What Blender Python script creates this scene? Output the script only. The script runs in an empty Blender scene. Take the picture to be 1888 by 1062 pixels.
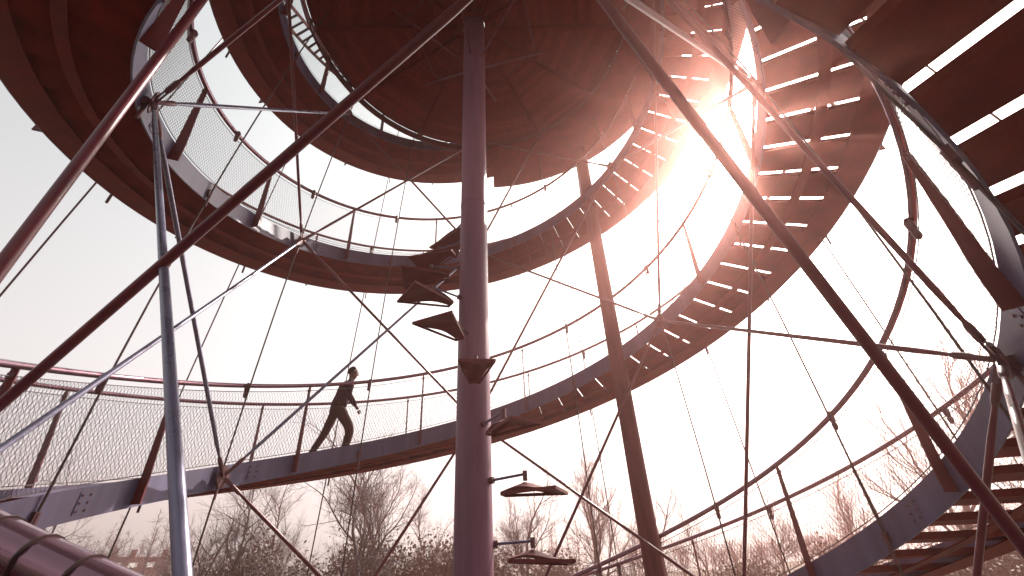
import bpy, bmesh, math, random
import numpy as np
from mathutils import Vector, Matrix
R_ = math.radians
PI = math.pi

# ------------------------------------------------------------------ camera, world, sun, exposure
sc = bpy.context.scene
col = sc.collection
G0 = 1.55                                   # eye height above the ground
cd = bpy.data.cameras.new('camera'); cam = bpy.data.objects.new('camera', cd); col.objects.link(cam)
cd.sensor_width = 36.0; cd.lens = 836.5 / 1888 * 36; cd.clip_start = 0.02; cd.clip_end = 2000
fw = Vector((0.08396, 0.816746, 0.570856)); rt = Vector((0.996467, -0.069895, -0.046556)); up = Vector((-0.001876, -0.572748, 0.819729))
cam.matrix_world = Matrix(((rt.x, up.x, -fw.x, 0), (rt.y, up.y, -fw.y, -4.6665), (rt.z, up.z, -fw.z, G0), (0, 0, 0, 1)))
sc.camera = cam

SUN_EL, SUN_AZ = 44.9, 44.2                 # azimuth clockwise from +Y
world = bpy.data.worlds.new('World'); sc.world = world; world.use_nodes = True
nt = world.node_tree; nt.nodes.clear()
sky = nt.nodes.new('ShaderNodeTexSky'); sky.sky_type = 'NISHITA'; sky.sun_disc = False
sky.sun_elevation = R_(SUN_EL); sky.sun_rotation = R_(SUN_AZ)
sky.air_density = 0.8; sky.dust_density = 6.0; sky.ozone_density = 0.6; sky.altitude = 300
hsv = nt.nodes.new('ShaderNodeHueSaturation'); hsv.inputs['Saturation'].default_value = 0.18
tint = nt.nodes.new('ShaderNodeMixRGB'); tint.blend_type = 'MULTIPLY'; tint.inputs[0].default_value = 1.0
tint.inputs[2].default_value = (0.90, 1.0, 0.965, 1)
bg = nt.nodes.new('ShaderNodeBackground'); bg.inputs['Strength'].default_value = 0.15
wo = nt.nodes.new('ShaderNodeOutputWorld')
nt.links.new(sky.outputs[0], hsv.inputs['Color']); nt.links.new(hsv.outputs[0], tint.inputs[1])
nt.links.new(tint.outputs[0], bg.inputs['Color']); nt.links.new(bg.outputs[0], wo.inputs['Surface'])

sl = bpy.data.lights.new('sun', 'SUN'); sun = bpy.data.objects.new('sun', sl); col.objects.link(sun)
sl.energy = 5.0; sl.angle = R_(0.53); sl.color = (1.0, 0.93, 0.84)
sd = Vector((math.sin(R_(SUN_AZ)) * math.cos(R_(SUN_EL)), math.cos(R_(SUN_AZ)) * math.cos(R_(SUN_EL)), math.sin(R_(SUN_EL))))
sun.rotation_euler = sd.to_track_quat('Z', 'Y').to_euler()
sun.location = sd * 50
vs = sc.view_settings
vs.view_transform = 'Standard'; vs.look = 'None'; vs.exposure = 1.32; vs.gamma = 1.0; vs.use_curve_mapping = False
sc.cycles.max_bounces = 6; sc.cycles.volume_bounces = 0
sc.cycles.use_adaptive_sampling = True
HAZE_DENS, HAZE_G, HAZE_COL = 0.0085, 0.86, (1.0, 0.47, 0.40, 1)  # rosy scatter colour imitates the reddish veil of sun glare

# ------------------------------------------------------------------ helpers
def mat(name, colr, rough=0.5, metal=0.0, noise=None, bump=0.0, spec=0.5, scale=6.0, dark=0.75, light=1.2, streak=False):
    m = bpy.data.materials.new(name); m.use_nodes = True
    n = m.node_tree; b = n.nodes['Principled BSDF']
    b.inputs['Base Color'].default_value = (*colr, 1); b.inputs['Roughness'].default_value = rough
    b.inputs['Metallic'].default_value = metal
    b.inputs['Specular IOR Level'].default_value = spec
    if noise:
        tc = n.nodes.new('ShaderNodeTexCoord'); mp = n.nodes.new('ShaderNodeMapping')
        n.links.new(tc.outputs['Object'], mp.inputs[0])
        if streak: mp.inputs['Scale'].default_value = (1, 1, 0.08)
        t = n.nodes.new('ShaderNodeTexNoise'); t.inputs['Scale'].default_value = scale; t.inputs['Detail'].default_value = 6; t.inputs['Roughness'].default_value = 0.65
        n.links.new(mp.outputs[0], t.inputs['Vector'])
        r = n.nodes.new('ShaderNodeValToRGB')
        r.color_ramp.elements[0].position = 0.3; r.color_ramp.elements[1].position = 0.72
        r.color_ramp.elements[0].color = (*[c * dark for c in colr], 1)
        r.color_ramp.elements[1].color = (*[min(1, c * light) for c in colr], 1)
        n.links.new(t.outputs['Fac'], r.inputs[0]); n.links.new(r.outputs[0], b.inputs['Base Color'])
        mr = n.nodes.new('ShaderNodeMapRange'); mr.inputs['To Min'].default_value = max(0.05, rough - 0.1); mr.inputs['To Max'].default_value = min(1, rough + 0.15)
        n.links.new(t.outputs['Fac'], mr.inputs['Value']); n.links.new(mr.outputs[0], b.inputs['Roughness'])
        if bump:
            t2 = n.nodes.new('ShaderNodeTexNoise'); t2.inputs['Scale'].default_value = scale * 8; t2.inputs['Detail'].default_value = 4
            n.links.new(mp.outputs[0], t2.inputs['Vector'])
            bp = n.nodes.new('ShaderNodeBump'); bp.inputs['Strength'].default_value = bump; bp.inputs['Distance'].default_value = 0.004
            n.links.new(t2.outputs['Fac'], bp.inputs['Height']); n.links.new(bp.outputs[0], b.inputs['Normal'])
    return m

M = dict(
    steel=mat('painted_steel_mauve', (0.100, 0.082, 0.155), 0.5, 0.0, True, 0.25, scale=4, dark=0.6, light=1.3, streak=True),
    rod=mat('painted_steel_rod', (0.13, 0.020, 0.030), 0.34, 0.0, True, 0.1, spec=0.35, scale=5),
    mast=mat('mast_paint', (0.20, 0.080, 0.125), 0.45, 0.0, True, 0.35, spec=0.35, dark=0.6, light=1.3, scale=3.5, streak=True),
    tread=mat('tread_steel', (0.165, 0.013, 0.009), 0.65, 0.0, True, 0.2, spec=0.12, scale=4, dark=0.6, light=1.25),
    post=mat('post_steel', (0.125, 0.014, 0.014), 0.5, 0.0, True, 0.1, spec=0.25, scale=8),
    cable=mat('steel_cable', (0.055, 0.028, 0.026), 0.5, 0.3),
    wire=mat('stainless_wire', (0.10, 0.075, 0.075), 0.45, 0.5),
    clamp=mat('cast_clamp', (0.12, 0.04, 0.045), 0.45, 0.2, True, 0.1, scale=20),
    wood=mat('column_wood', (0.13, 0.028, 0.030), 0.65, 0.0, True, 0.6, spec=0.25, scale=14, dark=0.55, light=1.35, streak=True),
    plank=mat('deck_plank', (0.15, 0.013, 0.009), 0.7, 0.0, True, 0.4, spec=0.15, scale=9, dark=0.7, light=1.35),
    plank2=mat('deck_plank_worn', (0.20, 0.022, 0.015), 0.7, 0.0, True, 0.4, spec=0.15, scale=9, dark=0.7, light=1.3),
    rail=mat('handrail_paint', (0.24, 0.13, 0.165), 0.2, 0.8),
    rodblue=mat('steel_rod_blue_grey', (0.16, 0.15, 0.22), 0.26, 0.3, True, 0.1, scale=5),  # bluer, paler tone given to a few chosen rods
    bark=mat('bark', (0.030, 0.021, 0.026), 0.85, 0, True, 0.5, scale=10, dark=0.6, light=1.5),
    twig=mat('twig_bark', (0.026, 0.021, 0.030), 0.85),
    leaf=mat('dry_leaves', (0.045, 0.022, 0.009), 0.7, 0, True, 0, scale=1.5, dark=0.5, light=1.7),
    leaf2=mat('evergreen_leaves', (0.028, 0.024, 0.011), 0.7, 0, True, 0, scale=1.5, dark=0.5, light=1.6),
    wall=mat('render_wall', (0.28, 0.25, 0.24), 0.9, 0, True, 0.2, scale=2, dark=0.85, light=1.05),
    roof=mat('clay_tile', (0.05, 0.011, 0.009), 0.8, 0, True, 0.4, scale=3, dark=0.7, light=1.2),
    glass=mat('window_glass', (0.03, 0.035, 0.04), 0.08, 0, spec=0.8),
    frame=mat('window_frame', (0.6, 0.58, 0.55), 0.5),
    grass=mat('grass_ground', (0.038, 0.042, 0.02), 0.95, 0, True, 0.8, scale=0.6, dark=0.6, light=1.5),
    gravel=mat('gravel', (0.085, 0.075, 0.07), 0.95, 0, True, 0.8, scale=3, dark=0.7, light=1.2),
    jacket=mat('dark_jacket', (0.018, 0.005, 0.009), 0.95, 0, True, 0.3, spec=0.1, scale=12, dark=0.7, light=1.3),
    trouser=mat('brown_trousers', (0.026, 0.006, 0.006), 0.95, 0, True, 0.3, spec=0.1, scale=12, dark=0.7, light=1.3),
    skin=mat('skin', (0.13, 0.065, 0.045), 0.8, 0, True, 0, scale=8, dark=0.9, light=1.05),
    hair=mat('dark_hair', (0.010, 0.006, 0.005), 0.9, spec=0.1),
    shoe=mat('shoe_leather', (0.045, 0.02, 0.018), 0.5),
)

class MB:
    """collects boxes, tubes and sweeps into one mesh"""
    def __init__(s): s.v = []; s.f = []
    def add(s, V, F):
        o = len(s.v); s.v += [tuple(map(float, v)) for v in V]; s.f += [tuple(i + o for i in f) for f in F]
    def sweep(s, P, r, n=8, cap=True):
        P = np.asarray(P, float); k = len(P)
        rr = np.broadcast_to(np.asarray(r, float), (k,)) if np.ndim(r) else np.full(k, r)
        T = np.gradient(P, axis=0); T /= np.linalg.norm(T, axis=1)[:, None] + 1e-12
        a = np.array([0, 0, 1.0]) if abs(T[0][2]) < 0.9 else np.array([1.0, 0, 0])
        V = []
        for i in range(k):
            x = np.cross(T[i], a); x /= np.linalg.norm(x) + 1e-12; y = np.cross(x, T[i]); a = y
            for j in range(n):
                w = 2 * PI * j / n; V.append(P[i] + rr[i] * (x * math.cos(w) + y * math.sin(w)))
        F = [(i * n + j, i * n + (j + 1) % n, (i + 1) * n + (j + 1) % n, (i + 1) * n + j) for i in range(k - 1) for j in range(n)]
        if cap: F += [tuple(range(n - 1, -1, -1)), tuple((k - 1) * n + j for j in range(n))]
        s.add(V, F)
    def hull8(s, a, b):
        """box from two matching quads a (4 pts) and b (4 pts)"""
        s.add(list(a) + list(b), [(3, 2, 1, 0), (4, 5, 6, 7), (0, 1, 5, 4), (1, 2, 6, 5), (2, 3, 7, 6), (3, 0, 4, 7)])
    def box(s, c, X, Y, Z):
        c, X, Y, Z = [np.asarray(q, float) for q in (c, X, Y, Z)]
        s.hull8([c - X - Y - Z, c + X - Y - Z, c + X + Y - Z, c - X + Y - Z], [c - X - Y + Z, c + X - Y + Z, c + X + Y + Z, c - X + Y + Z])
    def strip(s, rows):
        """closed-profile sweep: rows = list of rings (each same number of points)"""
        n = len(rows[0]); k = len(rows); V = [q for r in rows for q in r]
        F = [(i * n + j, i * n + (j + 1) % n, (i + 1) * n + (j + 1) % n, (i + 1) * n + j) for i in range(k - 1) for j in range(n)]
        F += [tuple(range(n - 1, -1, -1)), tuple((k - 1) * n + j for j in range(n))]
        s.add(V, F)
    def mesh(s, name, m, smooth=False):
        me = bpy.data.meshes.new(name); me.from_pydata(s.v, [], s.f); me.materials.append(m)
        bm = bmesh.new(); bm.from_mesh(me); bmesh.ops.recalc_face_normals(bm, faces=bm.faces); bm.to_mesh(me); bm.free()
        if smooth:
            me.polygons.foreach_set('use_smooth', [True] * len(me.polygons)); me.set_sharp_from_angle(angle=R_(40))
        return me
    def build(s, name, m, parent=None, smooth=False, **kw):
        return link(name, s.mesh(name, m, smooth), parent, **kw)

def link(name, me, parent=None, loc=None, **kw):
    o = bpy.data.objects.new(name, me); col.objects.link(o)
    if parent: o.parent = parent
    if loc is not None: o.location = loc
    for k, v in kw.items(): o[k] = v
    return o
def thing(name, label, cat, loc=(0, 0, 0), group=None):
    o = bpy.data.objects.new(name, None); col.objects.link(o); o.location = loc; o.empty_display_size = 0.2
    o['label'] = label; o['category'] = cat
    if group: o['group'] = group
    return o

# ------------------------------------------------------------------ the geometry of the two helical stairs
Z0, PITCH = 2.68212, 8.20219
CX, CY = 0.26404, -0.02991
HB, HI, HO, DI, DO = 0.29797, 1.40764, 1.4894, 0.01529, 0.13152
def sm(x): x = min(1, max(0, x)); return x * x * (3 - 2 * x)
def base_z(s, t):
    a = 2 * PI * t
    lv = t - 0.10075 * sm((t - 0.40) / 0.45) if s == 1 else t + 0.5 - 0.02283
    return Z0 + PITCH * lv - 0.07693 * math.sin(a) + 0.09933 * math.cos(a)
def r_in(z): z = min(z, 13.5); return 3.90228 - 0.04718 * (z - 3) - 0.00752 * (z - 3) ** 2
def r_out(z): z = min(z, 13.5); return 5.2393 - 0.08863 * (z - 3) - 0.00295 * (z - 3) ** 2
def asym(a): return 0.2158 * math.sin(a) - 0.01476 * math.cos(a) - 0.12634 * math.sin(2 * a) - 0.06183 * math.cos(2 * a)
def cyl_pt(a, R, z): return np.array([CX + R * math.sin(a), CY + R * math.cos(a), z + G0])
def P(s, t, side, dz=0.0, dR=0.0):
    """a point on stair s (1 or 2) after t turns; side 'i' inner / 'o' outer, or a number 0..1 across"""
    a = 2 * PI * t; z = base_z(s, t)
    Ri = r_in(z); Ro = r_out(z) + asym(a)
    R = Ri if side == 'i' else Ro if side == 'o' else Ri + (Ro - Ri) * side
    return cyl_pt(a, R + dR, z + dz)
def rail_pt(s, t, side):
    a = 2 * PI * t; z = base_z(s, t)
    if side == 'i':
        dz = HI - 0.11 * sm((-0.38 - t) / 0.05) if s == 1 else HI
        return cyl_pt(a, r_in(z) + DI, z + dz)
    return cyl_pt(a, r_out(z) + DO, z + HO)
def az(d): return d / 360.0
NA_X = [-180, -120, -60, 0, 60, 120, 180]; NA_Y = [-180.5, -120.5, -63, -3.5, 54.5, 115.5, 179.5]
def naz(d):
    if abs(d + 240) < .1: return -238.0
    k = math.floor((d + 180) / 360); return float(np.interp(d - 360 * k, NA_X, NA_Y)) + 360 * k
T1 = (az(-188), az(458)); T2 = (az(-352), az(275))
PLAT_Z = 9.95
STEP = 5.53

def build_stair(s, t0, t1, anchor, label, n_e):
    st = thing('spiral_staircase', label, 'staircase', tuple(P(s, t0, 0.5)), 'helical stairs of the tower')
    L = Vector(P(s, t0, 0.5)); off = -np.array(L)
    def B(mb, name, m, parent=st, smooth=False, **kw):
        mb.v = [tuple(np.array(v) + off) for v in mb.v]
        return mb.build(name, m, parent, smooth, **kw)
    N = int((t1 - t0) * 120); ts = np.linspace(t0, t1, N)
    for side, th in (('i', 0.016), ('o', 0.016)):
        sg = 1 if side == 'i' else -1
        mb = MB(); mb.strip([[P(s, t, side, 0, 0), P(s, t, side, 0, sg * th), P(s, t, side, HB, sg * th), P(s, t, side, HB, 0)] for t in ts])
        B(mb, 'stringer', M['steel'], smooth=True, label='mauve steel edge plate on the %s side of the stair' % ('inner' if side == 'i' else 'outer'))
    for k in range(math.ceil(t0 * 12), math.floor(t1 * 12) + 1):
        t = az(naz(30 * k) + 6.5); a = 2 * PI * t; T = np.array([math.cos(a), -math.sin(a), .29]); T /= np.linalg.norm(T); r = np.array([math.sin(a), math.cos(a), 0])
        c = P(s, t, 'i', HB * .5, -.005); mb = MB(); mb.box(c, T * .07, r * .003, [0, 0, .10]); sp = B(mb, 'splice_plate', M['steel'])
        for dx in (-.045, .045):
            for dz in (-.07, 0, .07):
                mb = MB(); q0 = c + T * dx + [0, 0, dz]; mb.sweep([q0, q0 - r * .014], .011, 6); B(mb, 'bolt', M['clamp'], sp)
    # bottom cable channel running under the treads
    for u0, u1, nm in ((.38, .47, 'centre_bar'), (.70, .985, 'outer_soffit')):
        mb = MB(); mb.strip([[P(s, t, u0, -.004), P(s, t, u1, -.004), P(s, t, u1, .008), P(s, t, u0, .008)] for t in ts])
        B(mb, nm, M['tread'], smooth=True)
    # treads: folded plates
    n0 = math.ceil((t0 * 360 - anchor) / STEP); n1 = math.floor((t1 * 360 - anchor) / STEP)
    rnd = random.Random(5 + s)
    for n in range(n0, n1):
        a0 = az(anchor + STEP * n - 0.05); a1 = az(anchor + STEP * (n + 1) + 0.09)
        zm = base_z(s, (a0 + a1) / 2) + 0.084 + rnd.uniform(-.002, .002)
        def q(t, u, z):
            a = 2 * PI * t; zz = base_z(s, t); Ri = r_in(zz) + 0.019; Ro = r_out(zz) + asym(a) - 0.019
            return cyl_pt(a, Ri + (Ro - Ri) * u, z)
        mb = MB()
        top = [q(a0, 0, zm + .052), q(a1, 0, zm + .052), q(a1, 1, zm + .052), q(a0, 1, zm + .052)]
        mid = [p - np.array([0, 0, .064]) for p in top]
        mb.hull8(mid, top)
        B(mb, 'tread', M['tread'])
    # railings
    for side in 'io':
        tr0 = t0
        rs = [rail_pt(s, t, side) for t in np.linspace(tr0, t1, N)]
        mb = MB(); mb.sweep(rs, 0.031 if side == 'i' else 0.029, 12); B(mb, 'handrail', M['rail'], smooth=True)
        sg = 1 if side == 'i' else -1
        def infill(t, h):                             # a point of the infill surface, h 0..1 from kerb to rail
            lo = P(s, t, side, HB + 0.03, 0); hi = rail_pt(s, t, side) - np.array([0, 0, .09])
            return lo * (1 - h) + hi * h
        for h, nm in ((0, 'lower_wire'), (1, 'upper_wire')):
            mb = MB(); mb.sweep([infill(t, h) for t in ts], 0.005, 5); B(mb, nm, M['wire'], smooth=True)
        # diamond mesh of thin wire
        w = 0.052 / 30.0; mb = MB(); n = int((t1 - t0) / w)
        for i in range(n):
            for d in (1, -1):
                ta = t0 + i * w
                pts = [infill(min(max(ta + d * h * w * 9.0, t0), t1), h) for h in (0, .5, 1)]
                mb.sweep(pts, 0.0021, 3, cap=False)
        B(mb, 'wire_mesh', M['wire'], kind='stuff')
        # posts: radial flat plates, one every 30 degrees between the cables
        k0 = math.ceil((t0 * 360 - 13) / 30); k1 = math.floor((t1 * 360 - 13) / 30)
        for k in range(k0, k1 + 1):
            t = az(naz(15 + 30 * k)); a = 2 * PI * t
            if s == 1 and side == 'i' and t < az(-150): continue
            T = np.array([math.cos(a), -math.sin(a), 0]); r = np.array([math.sin(a), math.cos(a), 0])
            foot = P(s, t, side, 0.03, 0); kerb = P(s, t, side, HB, 0); topp = rail_pt(s, t, side) - np.array([0, 0, .035])
            mb = MB()
            def sec(c, w0, w1): return [c + r * w0 - T * .008, c + r * w1 - T * .008, c + r * w1 + T * .008, c + r * w0 + T * .008]
            rows = [sec(foot, -sg * .115, -sg * .002), sec(kerb, -sg * .105, -sg * .002), sec(kerb * .45 + topp * .55, -sg * .06, sg * .015), sec(topp, -sg * .03, sg * .02)]
            mb.strip(rows); po = B(mb, 'post', M['post'])
            mb = MB(); mb.sweep([topp - [0, 0, .02], topp + [0, 0, .01]], 0.012, 8); mb.box(topp - np.array([0, 0, .055]), T * .018, r * .02, [0, 0, .02])
            B(mb, 'bracket', M['clamp'], po)
    # light plate clips at the tread edges of the outer kerb
    for k in range(int((t1 - t0) * 12)):
        t = az(naz(30 * (k + math.ceil((t0 * 360 + 3) / 30))))
        if t > t1: break
        for side in 'io':
            c = rail_pt(s, t, side); a = 2 * PI * t; r = np.array([math.sin(a), math.cos(a), 0])
            lo = P(s, t, side, -.05, 0); sg = -1 if side == 'i' else 1
            mb = MB()
            mb.sweep([c + r * sg * .035 + [0, 0, .03], c + r * sg * .035 - [0, 0, .01], c + r * sg * .035 - [0, 0, .08], c + r * sg * .035 - [0, 0, .12]], [.018, .038, .034, .014], 10)
            mb.sweep([c + r * sg * .035 - [0, 0, .09], c + r * sg * .035 - [0, 0, .12], c + r * sg * .035 - [0, 0, .17], c + r * sg * .035 - [0, 0, .19]], [.014, .03, .028, .012], 10)
            B(mb, 'cable_clamp', M['clamp'], smooth=True)
            mb = MB(); mb.sweep([lo + r * sg * .03 + [0, 0, .2], lo + r * sg * .03 - [0, 0, .07]], .017, 8)
            mb.box(lo + r * sg * .015 + np.array([0, 0, .16]), r * .02, np.array([math.cos(a), -math.sin(a), 0]) * .03, [0, 0, .05])
            B(mb, 'cable_sleeve', M['clamp'], smooth=False)
    return st

st1 = build_stair(1, *T1, 36.5, 'long helical steel stair that the walking person climbs from left to right', 0)
st2 = build_stair(2, *T2, 148.5 - 360, 'second helical steel stair rising at lower right, overhead, then across the upper left', 0)

# ties round the handrail next to the camera, binding the mesh wire to it
for k in range(24):
    t = az(-177 + 1.15 * k)
    c = rail_pt(1, t, 'i'); c2 = rail_pt(1, t + 0.001, 'i'); d = c2 - c; d /= np.linalg.norm(d)
    mb = MB(); mb.sweep([c - d * .0016, c + d * .0016], .0335, 16)
    mb.v = [tuple(np.array(v) - P(1, T1[0], .5)) for v in mb.v]
    mb.build('rail_tie', M['cable'], st1, True)

# ------------------------------------------------------------------ mast
mt = thing('mast', 'thick mauve round steel mast standing in the middle of the spiral', 'mast', (0, 0, 0))
mb = MB(); zs = [0, 1, 3, 5, 6.5, 8, 10, 12, 14, 17, 20]; rs = [.165, .178, .179, .181, .184, .192, .205, .21, .21, .205, .19]
mb.sweep([(0, 0, z) for z in zs], rs, 48); mb.build('shaft', M['mast'], mt, True)
mb = MB(); mb.sweep([(0, 0, 0), (0, 0, .05)], .38, 32); mb.build('base_plate', M['steel'], mt, True)
for z in (6.2, 12.4):
    mb = MB(); mb.sweep([(0, 0, z), (0, 0, z + .03)], np.interp(z, zs, rs) + .006, 48); mb.build('weld_band', M['mast'], mt, True)
# tie bars between mast and platform
for k in range(6):
    a = R_(60 * k + 18); d = np.array([math.sin(a), math.cos(a), 0])
    mb = MB(); mb.sweep([d * .2 + [0, 0, PLAT_Z + G0 - 1.5], d * 1.65 + [0, 0, PLAT_Z + G0 - .2]], .02, 8)
    mb.build('tie_bar', M['rod'], mt, True)
    a2 = R_(60 * k + 78); d2 = np.array([math.sin(a2), math.cos(a2), 0])
    mb = MB(); mb.sweep([d * 1.3 + [0, 0, PLAT_Z + G0 - .3], d2 * 1.3 + [0, 0, PLAT_Z + G0 - .3]], .016, 8)
    mb.build('ring_bar', M['rod'], mt, True)

# ------------------------------------------------------------------ spiral of folded plate lamps on the mast
lamp_desc = {0: 'lowest folded plate lamp on the mast, on its right near the bottom edge',
    1: 'second lowest folded plate lamp, reaching right from the mast above the lowest one',
    2: 'folded plate lamp on the right of the mast in front of the lower stair',
    3: 'folded plate lamp on the near face of the mast, curved like a smile',
    4: 'folded plate lamp pointing left from the mast above the near-face one, bent like a wing',
    5: 'folded plate lamp left of the mast just below the stair band',
    6: 'folded plate lamp left of the mast, lowest of the stacked fan, against the stair band',
    7: 'folded plate lamp left of the mast at handrail height in the stacked fan',
    8: 'folded plate lamp in the fan left of the mast, second from its top',
    9: 'topmost visible folded plate lamp left of the mast under the platform',
    10: 'folded plate lamp behind the mast under the platform',
    11: 'folded plate lamp peeping out right of the mast under the platform',
    12: 'highest folded plate lamp right of the mast close to the platform'}
def lamp(i, azd, z):
    a = R_(azd); d = np.array([math.sin(a), math.cos(a), 0]); s = np.array([math.cos(a), -math.sin(a), 0])
    rm = float(np.interp(z + G0, zs, rs))
    t = thing('mast_lamp', lamp_desc[i], 'lamp', tuple(d * rm + [0, 0, z + G0]), 'folded plate lamps spiralling up the mast')
    def q(x, y, zz): return d * x + s * y + np.array([0, 0, zz])
    mb = MB(); mb.sweep([q(-.01, 0, 0), q(.04, 0, 0)], .032, 12); mb.build('socket', M['clamp'], t, True)
    mb = MB(); mb.sweep([q(.03, 0, 0), q(.36, 0, .012)], .0125, 10); mb.build('arm', M['steel'], t, True)
    mb = MB(); mb.sweep([q(.36, 0, .04), q(.36, 0, -.045)], .022, 12); mb.build('knuckle', M['clamp'], t, True)
    # sheet: ridge at the arm end, falling to a trapezoid rim that is narrow at the mast and wide outside
    nx, ny = 8, 8; top = []; WO = .17 if i < 4 else .23
    for ix in range(nx + 1):
        u = ix / nx; x = .13 + .57 * u; w = .055 + (.115 if i < 4 else .175) * u
        for iy in range(ny + 1):
            v = -1 + 2 * iy / ny
            pk = max(0, 1 - math.hypot((x - .36) / (.26 if x < .36 else .36), v * w / (.15 if i < 4 else .21)))
            zz = -.125 - .06 * u + .10 * pk ** 1.1 + .03 * (abs(v) ** 1.5) * u
            top.append(q(x, v * w, zz))
    n = ny + 1; F = []
    for ix in range(nx):
        for iy in range(ny):
            k = ix * n + iy; F.append((k, k + 1, k + n + 1, k + n))
    m2 = len(top); V = top + [p - np.array([0, 0, .006]) for p in top]
    F2 = F + [tuple(k + m2 for k in reversed(f)) for f in F]
    edge = [k for k in range(n)] + [ix * n + ny for ix in range(1, nx + 1)] + [nx * n + iy for iy in range(ny - 1, -1, -1)] + [ix * n for ix in range(nx - 1, 0, -1)]
    for j in range(len(edge)):
        a0, b0 = edge[j], edge[(j + 1) % len(edge)]; F2.append((a0, a0 + m2, b0 + m2, b0))
    mb = MB(); mb.add(V, F2)
    sh = mb.build('shade', M['post'], t, True)
    # folded-down rim
    mb = MB(); rim = [q(.13, -.055, -.125), q(.70, -WO, -.155), q(.70, WO, -.155), q(.13, .055, -.125)]
    for j in range(4):
        A, Bp = rim[j], rim[(j + 1) % 4]; dn = np.array([0, 0, -.028]); nn = np.cross(Bp - A, [0, 0, 1]); nn /= np.linalg.norm(nn); nn *= .003
        mb.hull8([A + nn, Bp + nn, Bp - nn, A - nn], [A + nn + dn, Bp + nn + dn, Bp - nn + dn, A - nn + dn])
    mb.build('rim', M['post'], sh)
for i in range(10):
    lamp(i, 88 + 30 * i, .45 + .52 * i)

# ------------------------------------------------------------------ platform overhead
pl = thing('viewing_platform', 'round plank-floored platform high overhead around the mast, seen from below', 'platform', (0, 0, PLAT_Z + G0))
RP = 3.32; PCX, PCY = -.05, -.25
def ringring(mb, R0, R1, z0, z1, a0, a1, n=48, c=(CX, CY)):
    mb.strip([[(c[0] + R * math.sin(a), c[1] + R * math.cos(a), z) for R, z in ((R0, z0), (R1, z0), (R1, z1), (R0, z1))] for a in np.linspace(a0, a1, n)])
mb = MB(); ringring(mb, RP - .04, RP, -.16, .02, 0, 2 * PI, 97, (PCX, PCY)); mb.build('edge_beam', M['post'], pl, True)
mb = MB(); ringring(mb, 2.90, 4.28, -.20, -.165, R_(4), R_(205), 80); mb.build('landing', M['tread'], pl, True)
mb = MB(); ringring(mb, 4.285, 4.32, -.21, .1, R_(4), R_(205), 80); mb.build('landing_edge', M['post'], pl, True)
mb = MB(); ringring(mb, .24, .34, -.12, .02, 0, 2 * PI, 49, (0, 0)); mb.build('collar', M['tread'], pl, True)
mb = MB(); mb.strip([[(PCX * f + R * math.sin(a), PCY * f + R * math.cos(a), z) for R, f, z in ((.215, 0, .022), (RP - .05, 1, .022), (RP - .05, 1, .035), (.215, 0, .035))] for a in np.linspace(0, 2 * PI, 73)])
mb.build('gap_backing', M['tread'], pl)  # backing added above the planks to keep light out of their gaps
for k in range(12):
    a = R_(30 * k + 3); d = np.array([math.sin(a), math.cos(a), 0]); s = np.array([math.cos(a), -math.sin(a), 0])
    # length so the beam runs from the collar to the edge ring centred on the stair axis
    Lb = 1.0; cc = np.array([PCX, PCY, 0]); dd = d.dot(cc); Lb = dd + math.sqrt(max(0, dd * dd - cc.dot(cc) + (RP - .05) ** 2))
    mb = MB(); mb.hull8([d * .345 - s * .03 + [0, 0, -.15], d * Lb - s * .03 + [0, 0, -.15], d * Lb + s * .03 + [0, 0, -.15], d * .345 + s * .03 + [0, 0, -.15]],
                        [d * .345 - s * .03 + [0, 0, -.034], d * Lb - s * .03 + [0, 0, -.034], d * Lb + s * .03 + [0, 0, -.034], d * .345 + s * .03 + [0, 0, -.034]])
    mb.build('beam', M['tread'], pl)
rnd = random.Random(3); np_ = 0
pitch = (RP - .06 - .36) / 23.0
for k in range(12):
    a0, a1 = R_(30 * k + 3), R_(30 * k + 33)
    d0 = np.array([math.sin(a0), math.cos(a0), 0]); d1 = np.array([math.sin(a1), math.cos(a1), 0]); cc = np.array([PCX, PCY, 0])
    def lim(d): q = d.dot(cc); return q + math.sqrt(q * q - cc.dot(cc) + (RP - .06) ** 2)
    L0, L1 = lim(d0), lim(d1)
    for j in range(23):
        f0, f1 = j / 23.0, (j + 1) / 23.0 - .05 / 23
        zz = rnd.uniform(-.004, .004)
        A = d0 * (.36 + (L0 - .36) * f0); Bq = d1 * (.36 + (L1 - .36) * f0); Cq = d1 * (.36 + (L1 - .36) * f1); Dq = d0 * (.36 + (L0 - .36) * f1)
        mb = MB(); mb.hull8([p + np.array([0, 0, -.03 + zz]) for p in (A, Bq, Cq, Dq)], [p + np.array([0, 0, .012 + zz]) for p in (A, Bq, Cq, Dq)])
        mb.build('plank', M['plank2'] if rnd.random() < .35 else M['plank'], pl)

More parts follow.
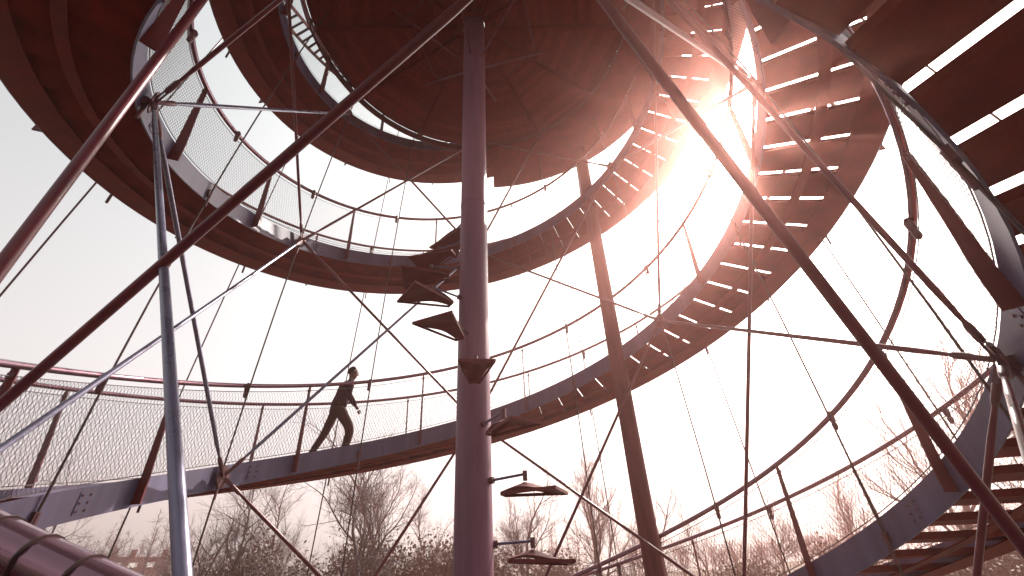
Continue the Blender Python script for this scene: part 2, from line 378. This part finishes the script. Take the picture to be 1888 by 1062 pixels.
# short slatted bridge from the stair up to the platform
sb = thing('slatted_bridge', 'short slatted foot bridge high at upper left between stair and platform', 'bridge', (0, 0, PLAT_Z + G0))
rows = []
for f in np.linspace(0, 1, 15):
    a1 = R_(-92 + 26 * f); a2 = R_(-90 + 26 * f); r1 = 4.12 - .98 * f ** .8; r2 = 4.42 - 1.0 * f ** .9
    rows.append((np.array([CX + r1 * math.sin(a1), CY + r1 * math.cos(a1), .35 - .35 * f]), np.array([CX + r2 * math.sin(a2), CY + r2 * math.cos(a2), .35 - .35 * f])))
for j in (0, 1):
    mb = MB(); mb.strip([[q[j] + np.array([-.012, 0, -.05]), q[j] + np.array([.012, .0, -.05]), q[j] + np.array([.012, 0, .05]), q[j] + np.array([-.012, 0, .05])] for q in rows])
    mb.build('side_rail', M['post'], sb)
for f in range(14):
    A = rows[f]; d = (rows[f + 1][0] - A[0]); d /= np.linalg.norm(d); mid = (A[0] + A[1]) / 2; h = (A[1] - A[0]) / 2 * .96
    mb = MB(); mb.box(mid, h, d * .022, (0, 0, .012)); mb.build('slat', M['steel'], sb)

# ------------------------------------------------------------------ wooden column under the platform
cm = thing('support_column', 'straight reddish-brown round column right of the mast, reaching up to the platform', 'column', (2.66, 3.05, 0))
mb = MB(); mb.sweep([(-.02, .01, 0), (.14, -.11, PLAT_Z + G0 - .16)], [.150, .145], 32); mb.build('shaft', M['wood'], cm, True)
mb = MB(); mb.sweep([(-.02, .01, 0), (-.02, .01, .12)], .2, 24); mb.build('base', M['steel'], cm, True)
mb = MB(); mb.box((.14, -.11, PLAT_Z + G0 - .09), (.22, 0, 0), (0, .22, 0), (0, 0, .02)); mb.build('head_plate', M['post'], cm)

# ------------------------------------------------------------------ cable net: vertical ropes inside and outside the stairs
cn = thing('cable_net', 'thin dark steel suspension ropes running up the tower beside both handrails', 'cables')
ZT = 13.2
for k in range(12):
    a = R_(naz(30 * k))
    for side in 'io':
        if k == 6 or (k == 8 and side == 'i'): continue
        near = (k == 7 and side == 'i')      # this one is a thick hanger rod
        if near: a = R_(-153)
        elif k == 7: a = R_(naz(30 * k))
        zz = np.linspace(-G0, ZT, 14)
        R = lambda z: (r_in(z) + DI - .035) if side == 'i' else (r_out(z) + DO + .035)
        pts = [(-1.37, -3.52, z + G0) for z in np.linspace(-G0, 3.05, 6)] if near else [cyl_pt(a, R(z), z) for z in zz]
        mb = MB(); mb.sweep(pts, .0205 if near else .0115, 12 if near else 7); c = mb.build('hanger_rod' if near else 'cable', M['rod'] if near else M['cable'], cn, True)
        mb = MB(); z1 = -G0 + .1; mb.sweep([cyl_pt(a, R(z1), z1), cyl_pt(a, R(z1), z1 + .12), cyl_pt(a, R(z1), z1 + .45), cyl_pt(a, R(z1), z1 + .55)], [.03, .03, .022, .014], 8)
        mb.build('turnbuckle', M['clamp'], c, True)

# ------------------------------------------------------------------ lattice of bracing rods on the inner cylinder
br = thing('bracing_lattice', 'crossing mauve steel bracing rods between the inner edges of the two stairs', 'bracing')
def node(s, t): return P(s, az(naz(t * 360)), 'i', HB * .5, -.07)
def rod(A, Bp, r=.0235, m='rod'):
    A, Bp = np.array(A, float), np.array(Bp, float)
    if A[2] < 0: A = A + (Bp - A) * (0 - A[2]) / (Bp[2] - A[2])
    L = np.linalg.norm(Bp - A); d = (Bp - A) / L
    mb = MB()
    mb.sweep([A + d * .30, A + d * .42, A + d * .55, Bp - d * .55, Bp - d * .42, Bp - d * .30], [r * .62, r * .8, r, r, r * .8, r * .62], 14)
    o = mb.build('rod', M[m], br, True)
    for E, sg in ((A, 1), (Bp, -1)):
        dd = d * sg; mb = MB()
        mb.sweep([E + dd * .14, E + dd * .17, E + dd * .28, E + dd * .32], [r * .8, r * 1.15, r * 1.15, r * .66], 12)
        x = np.cross(dd, [0, 0, 1]); x /= np.linalg.norm(x)
        for w in (-1, 1): mb.box(E + dd * .09 + x * w * .013, dd * .07, x * .005, np.cross(dd, x) * .02)
        mb.build('fork_end', M['clamp'], o, True)
done = set()
def gusset(s, t):
    key = (s, round(t, 3))
    if key in done: return
    done.add(key)
    c = node(s, t); a = R_(naz(t * 360)); r = np.array([math.sin(a), math.cos(a), 0]); T = np.array([math.cos(a), -math.sin(a), 0])
    mb = MB()
    mb.strip([[c + T * w * hw + np.array([0, 0, h]) + r * (.006 * e) for (w, e) in ((-1, -1), (1, -1), (1, 1), (-1, 1))] for h, hw in ((-.13, .03), (-.05, .08), (.05, .08), (.13, .03))])
    mb.sweep([c + r * .07, c - r * .012], .02, 10)
    mb.build('node_plate', M['clamp'], br)
for k in range(-3, 10):
    t = az(60 * k)
    for (s, tt, s2, base) in ((1, t, 2, t), (2, t, 1, t + 1), (2, t - 1, 1, t), (1, t - 1, 2, t - 1)):
        for dt in (-1 / 6, 1 / 6):
            lo_ok = T1[0] - .35 <= tt <= T1[1] if s == 1 else T2[0] - .35 <= tt <= T2[1]
            tb = base + dt; hi_ok = T1[0] - .02 <= tb <= T1[1] if s2 == 1 else T2[0] <= tb <= T2[1]
            if not (lo_ok and hi_ok): continue
            key = (s, round(tt, 3), s2, round(tb, 3))
            if key in done: continue
            done.add(key)
            A = node(s, tt); Bq = node(s2, tb)
            if (s, round(tt * 6), s2, round(tb * 6)) == (1, -4, 2, -3): Bq = Bq + np.array([.075, 0, 0])
            if (s, round(tt * 6), s2, round(tb * 6)) == (1, -3, 2, -2): A = A + np.array([-.09, 0, 0])
            if Bq[2] > 13.5 or Bq[2] < A[2] + .5: continue
            kk = (s, round(tt * 6), s2, round(tb * 6))
            rod(A, Bq, r=(.020 if kk in ((1, -3, 2, -2),) else .0235), m='rodblue' if kk in ((1, -3, 2, -2), (1, -2, 2, -1), (2, -2, 1, 5), (1, -1, 2, -2), (1, -1, 2, 0)) else 'rod')
            if A[2] > 0: gusset(s, tt)
            gusset(s2, tb)

# ------------------------------------------------------------------ the climbing person
def skin_mesh(name, joints, edges, m, parent, root=0, sub=2):
    me = bpy.data.meshes.new(name); me.from_pydata([j[0] for j in joints], edges, []); 
    o = link(name, me, parent)
    o.modifiers.new('skin', 'SKIN'); 
    for i, (j, v) in enumerate(zip(joints, me.skin_vertices[0].data)):
        r = j[1]; v.radius = r if isinstance(r, tuple) else (r, r); v.use_root = (i == root)
    if sub: s_ = o.modifiers.new('sub', 'SUBSURF'); s_.levels = sub; s_.render_levels = sub
    dg = bpy.context.evaluated_depsgraph_get(); me2 = bpy.data.meshes.new_from_object(o.evaluated_get(dg))
    o.modifiers.clear(); o.data = me2; me2.name = name; me2.materials.clear(); me2.materials.append(m)
    me2.polygons.foreach_set('use_smooth', [True] * len(me2.polygons))
    return o
tp = az(-35.9); ap = 2 * PI * tp; fpos = P(1, tp, .36, .136)
pe = thing('person', 'person in a dark top and brown trousers striding up the stair', 'person', tuple(fpos))
pe.rotation_euler = (0, 0, -ap)              # local +X runs up the stair
sx = 0.29 * 0.82
# local frame: X forward (uphill), Y outwards, Z up; feet on two treads
hip = (-.17, 0, .86)
J = [((-.13, 0, .88), (.172, .15)), ((-.10, 0, 1.06), (.160, .135)), ((-.065, 0, 1.24), (.178, .14)), ((-.035, 0, 1.38), (.13, .095)),
     ((.01, 0, 1.45), .055), ((.03, 0, 1.52), .052)]
jk = J[:4] + [((-.02, 0, 1.43), .062),
     ((-.03, -.19, 1.37), .072), ((-.07, -.24, 1.11), .060), ((.10, -.23, .93), .048),          # arm on the camera side, swung forward
     ((-.05, .19, 1.37), .062), ((-.13, .24, 1.12), .050), ((-.16, .24, .91), .040)]              # far arm, swung back
skin_mesh('jacket', jk, [(0, 1), (1, 2), (2, 3), (3, 4), (3, 5), (5, 6), (6, 7), (3, 8), (8, 9), (9, 10)], M['jacket'], pe)
tr = [((-.13, 0, .92), (.125, .11)), ((-.12, -.10, .84), .108), ((.12, -.10, .55), .084), ((.08, -.10, .26), .068), ((.035, -.10, .10), .05),
      ((-.15, .09, .84), .090), ((-.25, .09, .47), .070), ((-.40, .09, .13), .054), ((-.45, .09, .04), .048)]
skin_mesh('trousers', tr, [(0, 1), (1, 2), (2, 3), (3, 4), (0, 5), (5, 6), (6, 7), (7, 8)], M['trouser'], pe)
bd = [((-.02, 0, 1.36), .09), ((.01, 0, 1.46), .052), ((.035, 0, 1.52), .058), ((.05, 0, 1.58), (.094, .08)), ((.055, 0, 1.655), (.108, .09)), ((.045, 0, 1.72), (.085, .075)),
      ((-.03, -.17, 1.36), .035), ((-.07, -.24, 1.11), .034), ((.10, -.23, .93), .028), ((.155, -.23, .875), .030),
      ((-.05, .17, 1.36), .035), ((-.13, .24, 1.12), .034), ((-.16, .24, .91), .028), ((-.16, .24, .85), .030)]
skin_mesh('body', bd, [(0, 1), (1, 2), (2, 3), (3, 4), (4, 5), (0, 6), (6, 7), (7, 8), (8, 9), (0, 10), (10, 11), (11, 12), (12, 13)], M['skin'], pe)
mb = MB()
mb.sweep([(.125, 0, 1.665), (.138, 0, 1.64), (.145, 0, 1.62), (.128, 0, 1.605)], [.008, .012, .014, .008], 8); mb.build('nose', M['skin'], pe, True)
for s_ in (-1, 1): mb = MB(); mb.sweep([(.03, s_ * .078, 1.62), (.03, s_ * .088, 1.65), (.025, s_ * .078, 1.675)], [.01, .018, .01], 8); mb.build('ear', M['skin'], pe, True)
for s_ in (-1, 1): mb = MB(); mb.sweep([(.132, s_ * .03, 1.655), (.142, s_ * .03, 1.655)], .010, 8); mb.build('eye', M['hair'], pe, True)
mb = MB(); mb.sweep([(.137, -.022, 1.565), (.143, 0, 1.565), (.137, .022, 1.565)], .005, 6); mb.build('mouth', M['hair'], pe, True)
skin_mesh('hair', [((-.005, 0, 1.59), (.055, .06)), ((.012, 0, 1.66), (.096, .094)), ((.04, 0, 1.715), (.095, .088)), ((.085, 0, 1.735), (.05, .055))], [(0, 1), (1, 2), (2, 3)], M['hair'], pe)
for (hx, hy, hz, dx, dz) in ((.155, -.23, .875, .35, -.94), (-.16, .24, .85, .1, -1)):
    for q, (yo, ln) in enumerate(((-.027, .062), (-.009, .075), (.009, .07), (.027, .055))):
        b0 = Vector((hx, hy + yo, hz - .02)); d1 = Vector((dx, 0, dz)).normalized(); d2 = Vector((dx + .5, 0, dz)).normalized()
        skin_mesh('finger', [(tuple(b0), .010), (tuple(b0 + d1 * ln * .55), .009), (tuple(b0 + d1 * ln * .55 + d2 * ln * .5), .007)], [(0, 1), (1, 2)], M['skin'], pe, sub=1)
    b0 = Vector((hx + .02, hy, hz)); skin_mesh('thumb', [(tuple(b0), .012), (tuple(b0 + Vector((.03, .0, -.03))), .010), (tuple(b0 + Vector((.04, 0, -.06))), .008)], [(0, 1), (1, 2)], M['skin'], pe, sub=1)
for (fx, fy, fz, pitch_) in ((.06, -.10, .005, 0.0), (-.44, .09, -.06, 0.42)):
    c, s_ = math.cos(pitch_), math.sin(pitch_)
    f = lambda x, z: (fx + x * c + z * s_, fy, fz - x * s_ * .35 + z * c + (.055 if pitch_ else 0))
    skin_mesh('shoe', [(f(-.07, .045), (.045, .040)), (f(.0, .05), (.05, .045)), (f(.08, .035), (.045, .032)), (f(.15, .028), (.040, .024))], [(0, 1), (1, 2), (2, 3)], M['shoe'], pe)

# ------------------------------------------------------------------ ground
def ground_h(x, y):
    d = math.hypot(x, y); h = 0.0
    if d > 14: h += min(4.2, (d - 14) * .075)
    return h + (0.18 * math.sin(x * .09 + 1) * math.cos(y * .07) if d > 12 else 0)
n = 90; xs = [math.copysign(abs(u) ** 2.4 * 1200, u) for u in np.linspace(-1, 1, n)]
V = [(x, y, ground_h(x, y) - .004) for y in xs for x in xs]
F = [(j * n + i, j * n + i + 1, (j + 1) * n + i + 1, (j + 1) * n + i) for j in range(n - 1) for i in range(n - 1)]
mb = MB(); mb.add(V, F); g = mb.build('ground', M['grass'], None, True); g['kind'] = 'structure'
mb = MB(); mb.strip([[(R * math.sin(a), R * math.cos(a), z) for R, z in ((.4, -.1), (7.2, -.1), (7.2, .012), (.4, .012))] for a in np.linspace(0, 2 * PI, 97)])
g = mb.build('path', M['gravel'], None, True); g['kind'] = 'structure'

# ------------------------------------------------------------------ bare trees
def bare_tree(azd, dist, h, seed, label, spread=.5, levels=6, lean=0.0, low=.22, nsub=(3, 5), fork=False, xy=None):
    a = R_(azd); base = np.array([dist * math.sin(a), -4.67 + dist * math.cos(a), 0]); base[2] = ground_h(base[0], base[1]) - .1
    t = thing('bare_tree', label, 'tree', tuple(base), 'leafless trees around the tower')
    rnd = random.Random(seed); V1 = MB(); V2 = MB()
    def grow(p, d, L, r, lev):
        nseg = 4 if lev > 1 else 2
        pts = [p]; dirs = [d]
        for i in range(nseg):
            d = d + np.array([rnd.gauss(0, .15), rnd.gauss(0, .15), rnd.gauss(.03, .09)]); d = d / np.linalg.norm(d)
            p = p + d * L / nseg; pts.append(p); dirs.append(d)
        rr = np.linspace(r, r * (.55 if lev > 0 else .3), nseg + 1)
        (V1 if lev >= levels - 1 else V2).sweep(pts, rr, 8 if lev >= levels - 1 else (5 if lev > 2 else 3), cap=False)
        if lev == 0: return
        k = rnd.randint(*nsub) + (2 if lev >= levels - 1 else 0)
        for j in range(k):
            f = (low + (1 - low) * (j + rnd.random()) / k) if lev >= levels - 1 else (.25 + .75 * (j + rnd.random()) / k)
            i = min(nseg - 1, int(f * nseg)); q = pts[i] + (pts[i + 1] - pts[i]) * (f * nseg - i)
            dd = dirs[i + 1]; w = rnd.uniform(0, 2 * PI)
            x = np.cross(dd, [0.3, 0.5, .8]); x /= np.linalg.norm(x); y = np.cross(dd, x)
            an = rnd.uniform(.45, 1.0) * spread * 1.75
            nd = dd * math.cos(an) + (x * math.cos(w) + y * math.sin(w)) * math.sin(an); nd[2] += .12
            nd /= np.linalg.norm(nd)
            grow(q, nd, L * rnd.uniform(.48, .72) * (1.05 - .35 * f if lev >= levels - 1 else 1), r * rnd.uniform(.42, .6) * (1.1 - .4 * f), lev - 1)
        grow(pts[-1], dirs[-1], L * .62, rr[-1], lev - 1)
    d0 = np.array([math.cos(a) * lean, -math.sin(a) * lean, 1.0]); d0 /= np.linalg.norm(d0)
    grow(np.zeros(3), d0, h * .46, h * .0125, levels)
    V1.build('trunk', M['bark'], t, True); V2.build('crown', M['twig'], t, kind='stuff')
TREES = [
    (-10.6, 22, 9.2, 11, 'broad leafless tree with spreading boughs, left of the mast beneath the walking person', .74, 5),
    (-8.0, 34, 13.2, 5, 'tall slim leafless tree rising behind the railing right of the person', .42, 5),
    (-23.5, 24, 7.4, 7, 'rounded leafless tree beneath the left bracing node', .6, 5),
    (-27.5, 26, 6.4, 8, 'small leafless tree just right of the blue-grey rod at lower left', .6, 5),
    (-19.0, 36, 8.6, 19, 'thin leafless tree between the two larger trees at left', .5, 5),
    (-39.5, 19, 5.7, 9, 'leafless tree whose twigs reach in under the left stair', .75, 5),
    (5.6, 24, 7.6, 21, 'leafless tree behind the two lamps just right of the mast', .55, 5),
    (12.8, 27, 9.0, 22, 'upright slender leafless tree between mast and column', .38, 5),
    (17.6, 25, 6.6, 23, 'leafless tree immediately left of the brown column', .6, 5),
    (44.8, 27, 12.5, 24, 'dense leafless tree behind the right railing mesh', .36, 5),
    (39.0, 40, 8.0, 25, 'distant leafless tree low behind the right handrails', .5, 5),
    (31.0, 34, 6.2, 26, 'low leafless tree at the bottom edge right of the column', .6, 5),
    (24.5, 36, 6.0, 27, 'small pale leafless tree seen low past the right side of the column', .55, 5),
    (53.0, 22, 8.0, 28, 'leafless tree seen through the open treads at lower right', .6, 5),
    (-3.6, 31, 7.6, 29, 'leafless tree half hidden behind the mast on its left', .6, 5),
    (60.0, 26, 8.6, 33, 'leafless tree at far lower right behind the stair', .6, 5),
]
for (a_, d_, h_, s_, lb, sp, lv) in TREES: bare_tree(a_, d_, h_, s_, lb, sp, lv)

# ------------------------------------------------------------------ bushes / hedge masses
def bush(azd, dist, w, h, seed, label, m):
    a = R_(azd); h *= 1.35 if azd < 20 else .95; base = np.array([dist * math.sin(a), -4.67 + dist * math.cos(a), 0]); base[2] = ground_h(base[0], base[1]) - .1
    t = thing('bush', label, 'bush', tuple(base), 'low bushes along the park edge')
    rng = np.random.default_rng(seed); n = int(5200 * w * h / 12)
    cl = rng.normal(size=(26, 3)); cl /= np.linalg.norm(cl, axis=1)[:, None]; cl[:, 2] = abs(cl[:, 2])
    cl = cl * rng.uniform(.35, .8, (26, 1)) * np.array([w / 2, w / 2 * .7, h * .95])
    idx = rng.integers(0, 26, n); c = cl[idx] + rng.normal(size=(n, 3)) * np.array([w * .09, w * .08, h * .12]); c[:, 2] = abs(c[:, 2]) + .05
    u = rng.normal(size=(n, 3)); u /= np.linalg.norm(u, axis=1)[:, None]; v = np.cross(u, rng.normal(size=(n, 3))); v /= np.linalg.norm(v, axis=1)[:, None]
    sz = rng.uniform(.05, .13, (n, 1))
    V = np.stack([c - u * sz, c + v * sz * .5, c + u * sz, c - v * sz * .5], 1).reshape(-1, 3)
    me = bpy.data.meshes.new('foliage'); me.from_pydata(V.tolist(), [], [(4 * i, 4 * i + 1, 4 * i + 2, 4 * i + 3) for i in range(n)]); me.materials.append(m)
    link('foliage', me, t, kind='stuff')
    mb = MB(); rnd = random.Random(seed)
    for i in range(7):
        e = cl[i] * .9; mb.sweep([(0, 0, 0), e * .5 + [0, 0, .1], e], [.05, .03, .01], 5)
    mb.build('stems', M['bark'], t)
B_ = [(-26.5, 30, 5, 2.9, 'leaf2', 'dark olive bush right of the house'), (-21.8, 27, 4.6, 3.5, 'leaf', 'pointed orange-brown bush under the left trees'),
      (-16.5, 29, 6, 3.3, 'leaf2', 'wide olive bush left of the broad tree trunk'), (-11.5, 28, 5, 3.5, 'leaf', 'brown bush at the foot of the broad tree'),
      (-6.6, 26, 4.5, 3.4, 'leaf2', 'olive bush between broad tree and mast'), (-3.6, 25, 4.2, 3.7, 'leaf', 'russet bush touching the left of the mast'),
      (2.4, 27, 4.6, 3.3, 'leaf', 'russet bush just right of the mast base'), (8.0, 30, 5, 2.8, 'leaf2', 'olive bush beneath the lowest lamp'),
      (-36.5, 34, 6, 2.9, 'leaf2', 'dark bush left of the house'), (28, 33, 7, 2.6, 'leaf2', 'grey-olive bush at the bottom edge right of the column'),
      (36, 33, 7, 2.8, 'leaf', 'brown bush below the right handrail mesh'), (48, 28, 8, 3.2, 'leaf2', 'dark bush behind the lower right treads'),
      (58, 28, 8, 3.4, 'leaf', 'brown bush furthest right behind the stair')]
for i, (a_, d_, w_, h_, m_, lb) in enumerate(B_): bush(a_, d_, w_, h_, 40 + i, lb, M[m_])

# far thicket of thin bare stems along the park edge (reads as one mass)
rng = np.random.default_rng(77); SEG = []
for i in range(420):
    a = R_(rng.uniform(-56, 70)); d = rng.uniform(44, 78); bx, by = d * math.sin(a), -4.67 + d * math.cos(a); bz = ground_h(bx, by)
    h = rng.uniform(2.6, 5.6) * (1 + .25 * math.sin(a * 9)) * (.72 if a > .35 else 1); top = np.array([bx + rng.normal() * .3, by, bz + h]); b0 = np.array([bx, by, bz])
    SEG.append((b0, top, .05, .012))
    for q in range(26):
        f = rng.uniform(.15, .98); s0 = b0 + (top - b0) * f; v = np.array([rng.normal(), rng.normal(), rng.uniform(.5, 1.6)]); v *= rng.uniform(.5, 1.7) * (1.15 - f) / np.linalg.norm(v) * 1.5
        SEG.append((s0, s0 + v, .018, .006))
        for q2 in range(3):
            g = rng.uniform(.3, 1); w = v * .4 + rng.normal(size=3) * .25; SEG.append((s0 + v * g, s0 + v * g + w, .009, .004))
A0 = np.array([q[0] for q in SEG]); A1 = np.array([q[1] for q in SEG]); ra = np.array([q[2] for q in SEG])[:, None]; rb = np.array([q[3] for q in SEG])[:, None]
D = A1 - A0; D /= np.linalg.norm(D, axis=1)[:, None]; X = np.cross(D, [.31, .77, .55]); X /= np.linalg.norm(X, axis=1)[:, None]; Y = np.cross(D, X)
vv = []
for k in range(3):
    w = 2 * PI * k / 3; off = X * math.cos(w) + Y * math.sin(w); vv += [A0 + off * ra, A1 + off * rb]
V = np.stack(vv, 1).reshape(-1, 3); ff = []
for i in range(len(SEG)):
    o = 6 * i; ff += [(o, o + 2, o + 3, o + 1), (o + 2, o + 4, o + 5, o + 3), (o + 4, o, o + 1, o + 5)]
me = bpy.data.meshes.new('thicket'); me.from_pydata(V.tolist(), [], ff); me.materials.append(M['twig'])
link('thicket', me, kind='stuff', label='hazy thicket of thin bare stems along the far park edge', category='thicket')

# ------------------------------------------------------------------ houses at the lower left
def house(azd, dist, L, W, hw, hr, rot, label, wins):
    a = R_(azd); bx, by = dist * math.sin(a), -4.67 + dist * math.cos(a); bz = ground_h(bx, by)
    t = thing('house', label, 'house', (bx, by, bz), 'houses beyond the park'); t.rotation_euler = (0, 0, rot)
    mb = MB(); mb.strip([[(x, -W / 2, 0), (x, W / 2, 0), (x, W / 2, hw), (x, 0, hw + hr - .1), (x, -W / 2, hw)] for x in (-L / 2, L / 2)]); mb.build('wall', M['wall'], t)
    for sg in (-1, 1):
        mb = MB(); e = .45; dz = hr / (W / 2) * e
        o = sg * (W / 2 + e)
        mb.hull8([(-L / 2 - .3, o, hw - dz), (L / 2 + .3, o, hw - dz), (L / 2 + .3, 0, hw + hr), (-L / 2 - .3, 0, hw + hr)],
                 [(-L / 2 - .3, o, hw - dz + .16), (L / 2 + .3, o, hw - dz + .16), (L / 2 + .3, 0, hw + hr + .16), (-L / 2 - .3, 0, hw + hr + .16)])
        r = mb.build('roof', M['roof'], t)
        if sg < 0:
            for x in (-.28 * L, -.02 * L, .25 * L):
                f = .5; yy = -W / 2 * (1 - f) ; zz = hw + hr * f + .18
                mb = MB(); mb.box((x, yy, zz), (.45, 0, 0), np.array([0, W / 2, hr]) / math.hypot(W / 2, hr) * .5, np.array([0, -hr, W / 2]) / math.hypot(W / 2, hr) * .05)
                mb.build('skylight', M['frame'], r)
    for x in (-L * .42, -L * .1, L * .42):
        mb = MB(); mb.box((x, 0, hw + hr + .4), (.3, 0, 0), (0, .3, 0), (0, 0, .55)); mb.build('chimney', M['roof'], t)
    for (x, z) in wins:
        mb = MB(); mb.box((x, -W / 2 - .03, z), (.62, 0, 0), (0, .03, 0), (0, 0, .75)); w = mb.build('window', M['frame'], t)
        mb = MB(); mb.box((x, -W / 2 - .065, z), (.5, 0, 0), (0, .012, 0), (0, 0, .63)); mb.build('pane', M['glass'], w)
        mb = MB(); mb.box((x, -W / 2 - .09, z - .85), (.75, 0, 0), (0, .1, 0), (0, 0, .05)); mb.build('sill', M['frame'], w)
house(-31.2, 84, 6.6, 6.0, 2.3, 2.2, R_(24), 'house with red tiled roof, three skylights and pale gable at lower left', [(-1.9, 1.5), (-.2, 1.5), (1.6, 1.5)])
house(-34.6, 88, 5.5, 5.0, 2.0, 1.9, R_(30), 'red-roofed house mostly hidden left of the one with skylights', [(-1.4, 1.2), (1.2, 1.2)])

# ------------------------------------------------------------------ haze volume, added to imitate the rosy glare around the sun
mb = MB(); mb.box((0, 20, 9.0), (75, 0, 0), (0, 75, 0), (0, 0, 11.0))
hz = mb.build('haze', M['steel']); hz['kind'] = 'stuff'; hz['label'] = 'thin rosy haze added around the tower to imitate sun glare'; hz['category'] = 'haze'
hm = bpy.data.materials.new('glare_haze'); hm.use_nodes = True; hn = hm.node_tree; hn.nodes.clear()
ho = hn.nodes.new('ShaderNodeOutputMaterial'); pv = hn.nodes.new('ShaderNodeVolumePrincipled')
pv.inputs['Color'].default_value = HAZE_COL; pv.inputs['Density'].default_value = HAZE_DENS; pv.inputs['Anisotropy'].default_value = HAZE_G
hn.links.new(pv.outputs[0], ho.inputs['Volume']); hz.data.materials.clear(); hz.data.materials.append(hm)
